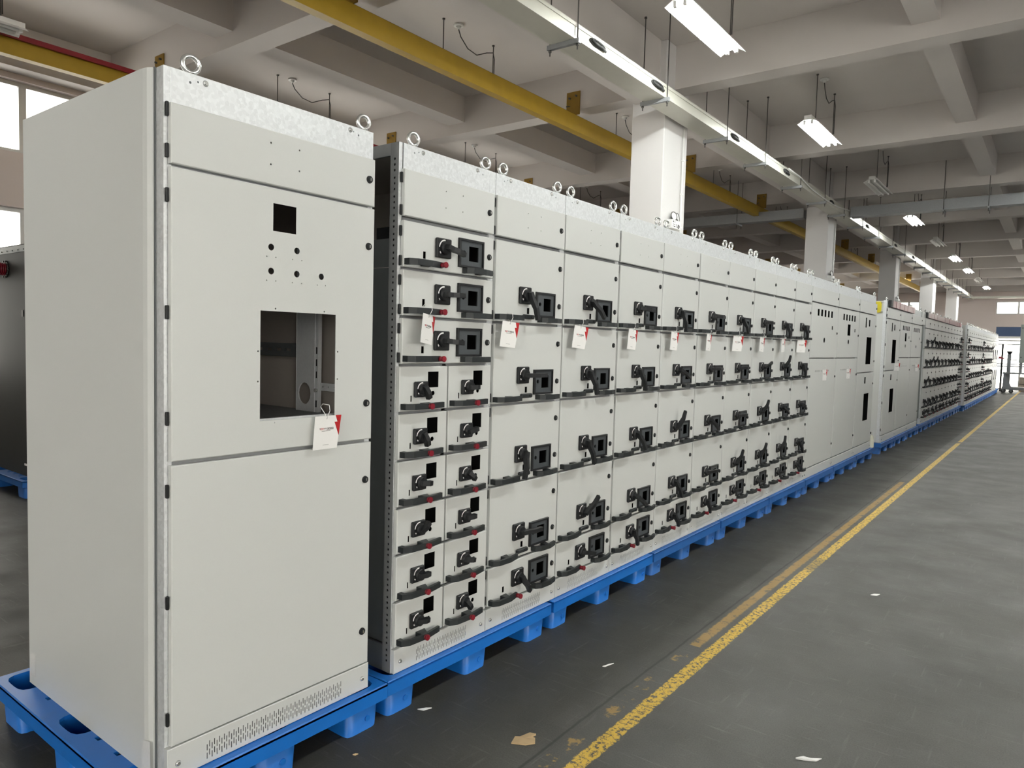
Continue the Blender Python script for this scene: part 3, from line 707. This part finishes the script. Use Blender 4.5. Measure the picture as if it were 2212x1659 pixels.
for i in range(10):
    drawer_cabinet(0, yC+WC*i, 'grey drawer cabinet of the far run, %s after the recessed grey strip' % ORD[i+1], 'drawer cabinets of the far run', [rnd.choice((-80, -60, -30, 0, 0, 50)) for _ in range(5)], hinge=i % 4 == 3)
yD = yC+WC*10
ZERO = lambda: tuple([rnd.choice((0, -20, -60, 30)) for _ in range(6)] for _ in range(2))
half_cabinet(.0, yD, 'half-width drawer cabinet at the far end of the red barred far run', 'drawer cabinets of the far run', angs_h=ZERO(), perf=False)
yE = 21.75
G3 = 'cabinets of the last group near the fence'
for i in range(15):
    lab = '%s cabinet of the last group, counted from the red barred run' % ORD[i+1]
    if i in (0, 8): half_cabinet(.1, yE+WC*i, lab+', with half drawers', G3, angs_h=ZERO(), perf=False)
    else: drawer_cabinet(.1, yE+WC*i, lab, G3, [rnd.choice((-80, -60, -30, 0, 0, 50)) for _ in range(5)], hinge=i % 4 == 3)
yF = yE+WC*15
for i in range(3):
    meter_cabinet(.1, yF+1.0*i, 1.0, 'win', 'pale wide cabinet with tall openings at the far end, %s from the fence' % ('third', 'second', 'nearest')[i], G3)

# red film wrapped bars over the top rails
def red_bar(y0, y1, label):
    t = thing('wrapped_bar', label, 'wrapped bar', (.008, y0, 2.275), group='red film wrapped bars')
    b = MB(); n = 14
    for i in range(n):
        a, c = (y1-y0)*i/n, (y1-y0)*(i+1)/n; k = .006*random.random()
        b.box(-.0, .035+k, a, c, 0, .10+k, REDFILM)
    put('film', b, t)
    b = MB(); b.box(0, .04, -.16, .0, -.0, .10, BLACK); put('end_cap', b, t)
red_bar(11.2, 13.3, 'shorter red film wrapped bar on the slotted cabinets')
red_bar(14.98, 20.8, 'longer red film wrapped bar over the far drawer cabinets')
t = thing('plastic_sheet', 'yellow plastic sheet hung on the side of the first cabinet after the gap', 'sheet', (-.12, yB, 2.18))
b = MB(); b.box(-.15, .05, -.02, -.006, 0, .17, YELTAG); put('sheet', b, t)
b = MB(); b.box(-.13, -.105, -.024, -.02, .015, .145, BLACK); put('slot_strip', b, t)
for z in (.012, .158): 
    b = MB(); b.cyl((.04, -.03, z), (.07, -.0, z), .006, STEEL, 8); put('screw', b, t)

# ------------------------------------------------------------------ pallets
def pallet_parts(dx, dy, m):
    """nestable nine-leg plastic pallet; front edge at x=0, left edge at y=0, deck top at z=ZP"""
    P = {}
    b = MB(); xs = (-.02, -dx/2, -dx+.02); ys = (.02, dy/2, dy-.02); lw, ld = .17, .20; cups = []
    for i in range(3):
        for j in range(3):
            cx = (-.02-ld/2, -dx/2, -dx+.02+ld/2)[i]; cy = (.02+lw/2, dy/2, dy-.02-lw/2)[j]
            cups.append((cx, cy))
    rects = [(cx-ld/2+.012, cx+ld/2-.012, cy-lw/2+.012, cy+lw/2-.012) for cx, cy in cups]; cc = [(cx, cy, ld/2-.012, lw/2-.012, 4.) for cx, cy in cups]
    step = .115
    slots = []
    for k in range(40):
        x = -.30-k*step*.62
        for l in range(10):
            yy = .072+l*.105
            if yy+.09 > dy-.06: break
            r = (x-.028, x, yy+(.03 if k % 2 else 0), yy+.052+(.03 if k % 2 else 0))
            if r[0] < -dx+.06: continue
            if any(r[0]-.03 < q[1] and r[1]+.03 > q[0] and r[2]-.03 < q[3] and r[3]+.03 > q[2] for q in rects): continue
            slots.append(r)
    b.panel(-dx, 0, 0, dy, ZP-.012, ZP, m, rects=slots, circs=cc, ch=.004, n=24, fn=lambda u, v, d: (u, v, d))
    s = .012
    b.box(-s, 0, 0, dy, ZP-.062, ZP-.004, m); b.box(-dx, -dx+s, 0, dy, ZP-.062, ZP-.004, m); b.box(-dx+s, -s, 0, s, ZP-.062, ZP-.004, m); b.box(-dx+s, -s, dy-s, dy, ZP-.062, ZP-.004, m)
    P['deck'] = b.mesh('deck')
    b = MB(); n = 40
    def ring(hx, hy, z, rr): # rounded rectangle
        out = []
        for k in range(n):
            a = 2*PI*k/n; c, q = math.cos(a), math.sin(a); e = 8.0
            f = (abs(c)**e+abs(q)**e)**(-1/e); out.append((hx*c*f, hy*q*f, z))
        return out
    R = [ring(ld/2, lw/2, ZP-.004, .03), ring(ld/2*.90, lw/2*.90, 0, .03), ring(ld/2*.86, lw/2*.86, .008, .03), ring(ld/2-.012, lw/2-.012, ZP-.002, .03)]
    vs = [v for r in R for v in r]
    b.add(vs, [(i*n+k, i*n+(k+1) % n, (i+1)*n+(k+1) % n, (i+1)*n+k) for i in range(3) for k in range(n)], m, True)
    b.add(R[1], [list(range(n))], m); b.add(R[2], [list(range(n))], m)
    b.cyl((ld/2*.93, .02, .05), (ld/2*.93+.006, .02, .05), .012, m, 10)
    P['leg'] = b.mesh('leg'); P['cups'] = cups
    return P
def pallet(x, y, P, label):
    t = thing('plastic_pallet', label, 'pallet', (x, y, 0), group='blue plastic pallets')
    put('deck', P['deck'], t)
    for cx, cy in P['cups']: put('leg', P['leg'], t, (cx, cy, 0))
PA = pallet_parts(1.225, 1.0, BLUE); PB = pallet_parts(1.10, 1.19, BLUE); PC = pallet_parts(1.10, 1.19, BLUED)
pallet(.055, -.318, PA, 'blue plastic pallet under the blank nearest cabinet')
yp = .688
for i in range(8):
    pallet(.05, yp, PB if i in (0, 1) else PC, 'blue plastic pallet, %s along the near row after the nearest one%s' % (ORD[i+1], ', bright clean blue' if i < 2 else ', scuffed'))
    yp += 1.215
yp = 10.85
for i in range(9):
    pallet(.05, yp, PC, 'scuffed blue pallet under the second group, %s after the gap' % ORD[i+1]); yp += 1.225
yp = 21.98
for i in range(11):
    pallet(.13, yp, PC, 'scuffed blue pallet under the last group, %s from the red barred run' % ORD[i+1]); yp += 1.205

# ------------------------------------------------------------------ hang tags
def tag_mesh():
    M = {}
    w, h = .120, .122
    b = MB()
    pl = [(0, 0), (w*.90, 0), (w*.96, h*.38), (w*.80, h*.80), (w*.91, h*.80), (w*.84, h), (w*.08, h)]
    b.prism(pl, -.001, .001, WHITEP, lambda p, q, t: (t, p-w/2, q-h)); M['card'] = b.mesh('card')
    b = MB(); b.prism([(w*.85, h), (w*1.06, h), (w*.965, h*.39), (w*.81, h*.80), (w*.92, h*.80)], -.0012, .0012, REDP, lambda p, q, t: (t, p-w/2, q-h)); M['flash'] = b.mesh('flash_mark')
    b = MB(); r2 = random.Random(3)
    def glyph(y0, z0, gw, gh, m, strokes):
        for (a, c, d, e) in strokes: b.box(.0010, .0014, y0+gw*a-w/2, y0+gw*c-w/2, z0+gh*d-h, z0+gh*e-h, m)
    sets = [[(0, .3, .5, 1), (.7, 1, .5, 1), (.35, .65, 0, .6)], [(0, .25, 0, 1), (.25, 1, .8, 1), (.25, .8, .4, .6), (.25, 1, 0, .2)], [(0, 1, .75, 1), (.38, .62, 0, .75)]]
    for i in range(6): glyph(w*.24+i*.0052, h*.585, .0042, .0068, (INK, REDP, REDP, REDP, INK, INK)[i], sets[(0, 1, 1, 2, 0, 2)[i]])
    for i in range(4): glyph(w*.24+.033+i*.0075, h*.580, .0065, .0075, INK, [(0, 1, .85, 1), (0, .18, 0, 1), (.82, 1, 0, 1), (.2, .8, .4, .55), (0, 1, 0, .14)])
    for i in range(11): glyph(w*.32+i*.0036, h*.540, .0026, .0026, INK, [(0, 1, 0, .6)])
    for i in range(9): glyph(w*.36+i*.0030, h*.125, .0021, .0020, INK, [(0, 1, 0, .5)])
    M['print'] = b.mesh('printed_text')
    b = MB(); pts = [(.0, .0, -.012), (-.004, -.002, .004), (-.030, -.004, .030), (-.018, -.004, .043), (.010, .003, .040), (.014, .004, .020), (.006, .001, .0), (.002, 0, -.012)]
    b.tube(pts, .0014, WHITEP, 6); M['string'] = b.mesh('string')
    return M
TM = tag_mesh()
def hang_tag(x, y, z, yaw, tilt, label, string=True):
    t = thing('hang_tag', label, 'tag', (x, y, z), (math.radians(tilt), 0, math.radians(yaw)), group='white hang tags with a red flash')
    c = put('card', TM['card'], t); put('flash_mark', TM['flash'], c, label='red flash'); put('printed_text', TM['print'], c)
    put('string', TM['string'], t, rot=(0, 0, 0))
    return t
hang_tag(.042, .368, 1.288, 0, 0, 'white tag hanging below the large cut-out of the nearest cabinet')
tz = 1.672
hang_tag(.066, Y0+.120, tz+.008, 19, -6, 'white tag on the half-width drawer cabinet, turned edgewise, red lightning mark')
for c, yaw, tilt in ((3, -5, -4), (4, -8, -5), (5, 1, -4), (6, 0, -3), (7, 6, -3), (8, -22, -1), (9, 0, -4), (10, 2, 3), (11, -32, 0)):
    hang_tag(.070, Y0+WC*(c-2)+(.05 if c == 3 else .085)+.02, tz, yaw, tilt, 'white tag on a top handle, drawer cabinet %s along from the half-width drawers' % ORD[c-2])
hang_tag(.030, yA+.62, 1.356, -12, 0, 'white tag at the row of small holes, first wide meter cabinet')
hang_tag(.030, yA+1.16+.60, 1.350, -14, 0, 'white tag at the row of small holes, middle wide meter cabinet')
hang_tag(.050, yB+.83, 1.40, -35, 0, 'white tag below the tall opening of the first cabinet after the gap')
hang_tag(.030, yB+2.9, 1.36, -40, 0, 'white tag on the slotted cabinet before the recessed grey strip')

# ------------------------------------------------------------------ emergency lights on the columns
def emergency(y, z, label):
    t = thing('emergency_light', label, 'emergency light', (-1.6, y, z), group='twin emergency lights on columns')
    b = MB(); b.cbox(.002, .085, -.115, .115, 0, .105, .006, LAMPW); b.box(.002, .07, -.10, .10, -.035, -.028, LAMPW); b.box(.055, .07, .03, .05, -.10, -.03, LAMPW); put('battery_box', b, t)
    b = MB(); X0, X1 = .085, .0857
    b.box(X0, X1, -.095, -.070, .072, .090, INK); b.box(X0, X1, -.050, -.036, .074, .084, INK)
    for i in range(5): b.box(X0, X1, -.095+.013*i, -.086+.013*i, .046, .053, INK)
    b.box(X0, X1, -.095, -.082, .020, .034, INK); b.box(X0, X1, -.068, -.030, .020, .032, INK)
    b.tube([(X1, .005, .062), (X1, .005, .03), (X1, .012, .022), (X1, .025, .022)], .003, INK, 6)
    b.torus((X1, .055, .036), (1, 0, 0), .019, .005, INK, 16, 6); b.tube([(X1, .042, .026), (X1, .068, .046)], .003, INK, 6); put('printed_marks', b, t)
    for s, dy in ((-1, -.03), (1, .07)):
        b = MB(); c = Vector((.055, dy+.02, .155)); d = Vector((.9, -.25 if s < 0 else .1, .18)).normalized()
        b.cyl(c-d*.035, c, .022, LAMPW, 20, r1=.050); b.torus(c, d, .050, .006, ROD, 24, 8); b.cyl(c-d*.004, c-d*.001, .047, STEEL, 20); b.cyl(c-d*.004, c+d*.004, .016, LAMPW, 12)
        b.prism([(-.018, 0), (.018, 0), (.004, .055), (-.004, .055)], .03, .045, BLACK, lambda p, q, w: (w, dy+p, .103+q)); put('spot_lamp', b, t)
for i, (k, lab) in enumerate(((0, 'white twin spot emergency light on the first column'), (1, 'white twin spot emergency light on the second column'), (2, 'white twin spot emergency light on the third column'))):
    emergency(6.39+7.3*k+.24, 2.95, lab)

# ------------------------------------------------------------------ cabinet by the window wall
BOXSHADE = mat('shaded_grey_enamel', (.040, .042, .040), .6, spec=.2, noise=.05, nscale=10)  # grey cabinet enamel with the shade it stands in painted into the colour
def far_left():
    t = thing('switchgear_cabinet', 'grey cabinet by the window wall with red corner strip and ribbed red bushings', 'electrical cabinet', (-5.46, 1.30, ZP))
    b = MB(); b.box(-1.4, 0, 0, 1.6, 0, 2.2, BOXSHADE); b.box(-1.4, 0, -.004, 0, 2.13, 2.19, BOXG)
    for i in range(9): b.cyl((-.15-.14*i, -.004, 2.15), (-.15-.14*i, -.009, 2.15), .006, ROD, 8)
    put('cabinet_body', b, t)
    b = MB(); b.box(-.075, .012, -.008, 1.6, 2.135, 2.215, RED); put('corner_strip', b, t)
    b = MB(); b.panel(.005, .8, .03, 1.55, .002, .022, PAINT, ch=.003); b.panel(.005, .8, 1.57, 2.12, .002, .022, BOXG, ch=.003); put('door', b, t)
    for x in (-.62, -.95, -1.25):
        b = MB()
        for i in range(8): b.cyl((x, -.015*i, 1.98), (x, -.015*i-.011, 1.98), .062, RED, 18); b.cyl((x, -.015*i-.010, 1.98), (x, -.015*i-.016, 1.98), .05, RED, 14)
        put('ribbed_bushing', b, t)
        b = MB(); b.cyl((x, -.004, 1.98), (x, -.010, 1.98), .085, ROD, 18)
        for i in range(10): b.cyl((x+.078*math.cos(i*PI/5), -.004, 1.98+.078*math.sin(i*PI/5)), (x+.078*math.cos(i*PI/5), -.018, 1.98+.078*math.sin(i*PI/5)), .009, ROD, 6)
        put('bushing_flange', b, t)
    b = MB(); b.box(-.20, -.10, -.003, -.001, .10, .12, WHITEP); put('rating_label', b, t)
    b = MB(); b.box(-.215, -.19, -.004, 0, 1.52, 1.58, ROD); put('earth_slot', b, t)
    P = pallet_parts(1.7, 1.5, BLUED); tt = thing('plastic_pallet', 'scuffed blue pallet under the cabinet by the window wall', 'pallet', (-5.36, 1.18, 0), group='blue plastic pallets')
    put('deck', P['deck'], tt)
    for cx, cy in P['cups']: put('leg', P['leg'], tt, (cx, cy, 0))
far_left()

# ------------------------------------------------------------------ fence, trolley and things at the far end
def far_end():
    y = 36.7
    t = thing('mesh_fence', 'black framed wire mesh fence across the far end', 'fence', (1.0, y, 0))
    b = MB()
    for x in (-2.6, -.9, .13-1, .9, 2.6): b.box(x-.02, x+.02, -.02, .02, 0, 2.07, RUBBER)
    for z in (.10, 1.10, 1.20, 2.05): b.box(-2.6, 2.6, -.018, .018, z-.018, z+.018, RUBBER)
    put('fence_frame', b, t)
    b = MB(); x = -2.58
    while x < 2.58: b.box(x-.003, x+.003, -.003, .003, .1, 2.05, ROD); x += .06
    z = .12
    while z < 2.04: b.box(-2.58, 2.58, -.003, .003, z-.003, z+.003, ROD); z += .06
    put('wire_mesh', b, t)
    t = thing('lift_trolley', 'grey wheeled trolley with tall mast in front of the far fence', 'trolley', (.7, 35.4, 0))
    b = MB(); b.box(-.45, .9, -.3, .3, .16, .26, CARTG); b.box(-.45, .9, -.3, .3, .80, .86, CARTG); b.box(-.42, -.34, -.28, -.2, .26, .8, CARTG); b.box(-.42, -.34, .2, .28, .26, .8, CARTG); b.box(.75, .85, -.28, -.2, .26, .8, CARTG); b.box(.75, .85, .2, .28, .26, .8, CARTG)
    b.prism([(-.34, .26), (-.12, .26), (-.34, .75)], -.27, -.25, CARTG, lambda p, q, w: (p, w, q)); put('chassis', b, t)
    b = MB(); b.box(-.33, -.20, -.06, .06, .26, 1.62, CARTG); b.box(-.42, .0, -.03, .03, 1.38, 1.41, CARTG); put('mast', b, t)
    b = MB(); b.cyl((-.26, 0, 1.62), (-.26, 0, 1.72), .05, RUBBER, 12, r1=.10); b.cyl((-.26, 0, 1.72), (-.26, 0, 1.75), .10, RUBBER, 12); put('mast_head', b, t)
    for x, yy in ((-.40, -.24), (-.12, -.24), (-.40, .24), (.8, -.24), (.8, .24)):
        b = MB(); b.cyl((x, yy-.025, .08), (x, yy+.025, .08), .08, RUBBER, 18); b.box(x-.02, x+.02, yy-.035, yy-.028, .06, .16, CARTG); b.box(x-.02, x+.02, yy+.028, yy+.035, .06, .16, CARTG); put('caster', b, t)
    t = thing('enclosure', 'large grey green enclosure raised on the trolley at the right edge', 'enclosure', (.78, 35.1, .86))
    b = MB(); b.box(0, 1.1, 0, .6, .42, 2.0, BOXG); b.box(0.05, .12, .1, .5, 0, .42, CARTG); b.box(.9, 1.0, .1, .5, 0, .42, CARTG); put('enclosure_body', b, t)
    for z in (.62, 1.83):
        b = MB(); b.box(.05, .08, -.02, 0, z, z+.05, BLACK); put('door_lock', b, t)
    t = thing('red_hook_bar', 'small red bar lying on the mesh behind the far cabinets', 'bar', (-.02, 36.6, 1.42))
    b = MB(); b.box(0, .22, 0, .06, 0, .05, RED); b.box(.02, .12, 0, .06, .05, .09, RED); put('bar', b, t)
    t = thing('stacked_boards', 'beige boards stacked behind the trolley at the far right', 'boards', (.75, 37.6, 0))
    b = MB(); b.box(0, 1.6, 0, .5, .0, .3, BRICKG); b.box(0, 1.6, 0, .5, .32, .62, BRICKG); b.box(0, 1.5, -.002, .0, .30, .325, ROD); put('boards', b, t)
far_end()
# spray bottle in the gap
t = thing('spray_bottle', 'pale spray bottle standing on the pallet end in the gap of the row', 'bottle', (.015, 10.24, ZP))
prof = [(.0, .040), (.012, .044), (.11, .044), (.135, .036), (.155, .040), (.175, .026), (.19, .018)]
b = MB()
for (z0, r0), (z1, r1) in zip(prof, prof[1:]): b.cyl((0, 0, z0), (0, 0, z1), r0, MILKY, 14, r1=r1, caps=(z0 == 0))
put('bottle_body', b, t)
b = MB(); b.cyl((0, 0, .19), (0, 0, .21), .02, LAMPW, 12); b.box(-.012, .012, -.055, .02, .21, .235, LAMPW); b.box(-.012, .012, -.062, -.05, .205, .238, BLACK); b.box(-.004, .004, -.035, -.028, .165, .21, LAMPW); put('trigger_head', b, t)

# ------------------------------------------------------------------ litter on the floor
def scrap(name, pts, m, label, cat, h=.006, crumple=.008):
    b = MB(); n = len(pts); r = random.Random(len(pts)); cx = sum(p[0] for p in pts)/n; cy = sum(p[1] for p in pts)/n
    k = .66; v = [((p[0]-cx)*k, (p[1]-cy)*k, .001+crumple*r.random()) for p in pts]+[(0, 0, h)]+[((p[0]-cx)*k, (p[1]-cy)*k, 0) for p in pts]
    b.add(v, [(i, (i+1) % n, n) for i in range(n)]+[(n+1+i, n+1+(i+1) % n, (i+1) % n, i) for i in range(n)], m)
    o = put(name, b, None, (cx, cy, .0005)); tag(o, label, cat); return o
scrap('cardboard_scrap', [(.525, .86), (.60, .90), (.635, .95), (.60, 1.0), (.575, .985), (.585, 1.03), (.545, 1.02), (.52, .955), (.50, .93), (.51, .90)], CARTB, 'torn brown cardboard scrap on the floor near the joint', 'scrap')
scrap('plastic_scrap', [(1.42, 1.50), (1.46, 1.515), (1.52, 1.55), (1.54, 1.60), (1.50, 1.57), (1.45, 1.545)], WHITEP, 'crumpled white plastic strip on the floor at the lower right', 'scrap')
scrap('plastic_scrap', [(.06, .83), (.10, .845), (.12, .90), (.09, .88)], TUBEOFF, 'small clear plastic shred by the second pallet leg', 'scrap')
scrap('paper_scrap', [(1.26, 3.75), (1.31, 3.77), (1.33, 3.83), (1.28, 3.81)], WHITEP, 'small white paper bit right of the yellow line', 'scrap')
scrap('paper_scrap', [(.46, 1.70), (.478, 1.71), (.50, 1.80), (.49, 1.79)], WHITEP, 'thin white sliver between pallets and floor joint', 'scrap')
scrap('paper_scrap', [(.12, .44), (.135, .445), (.14, .465), (.125, .46)], CARTB, 'tiny beige crumb in front of the nearest pallet', 'scrap')
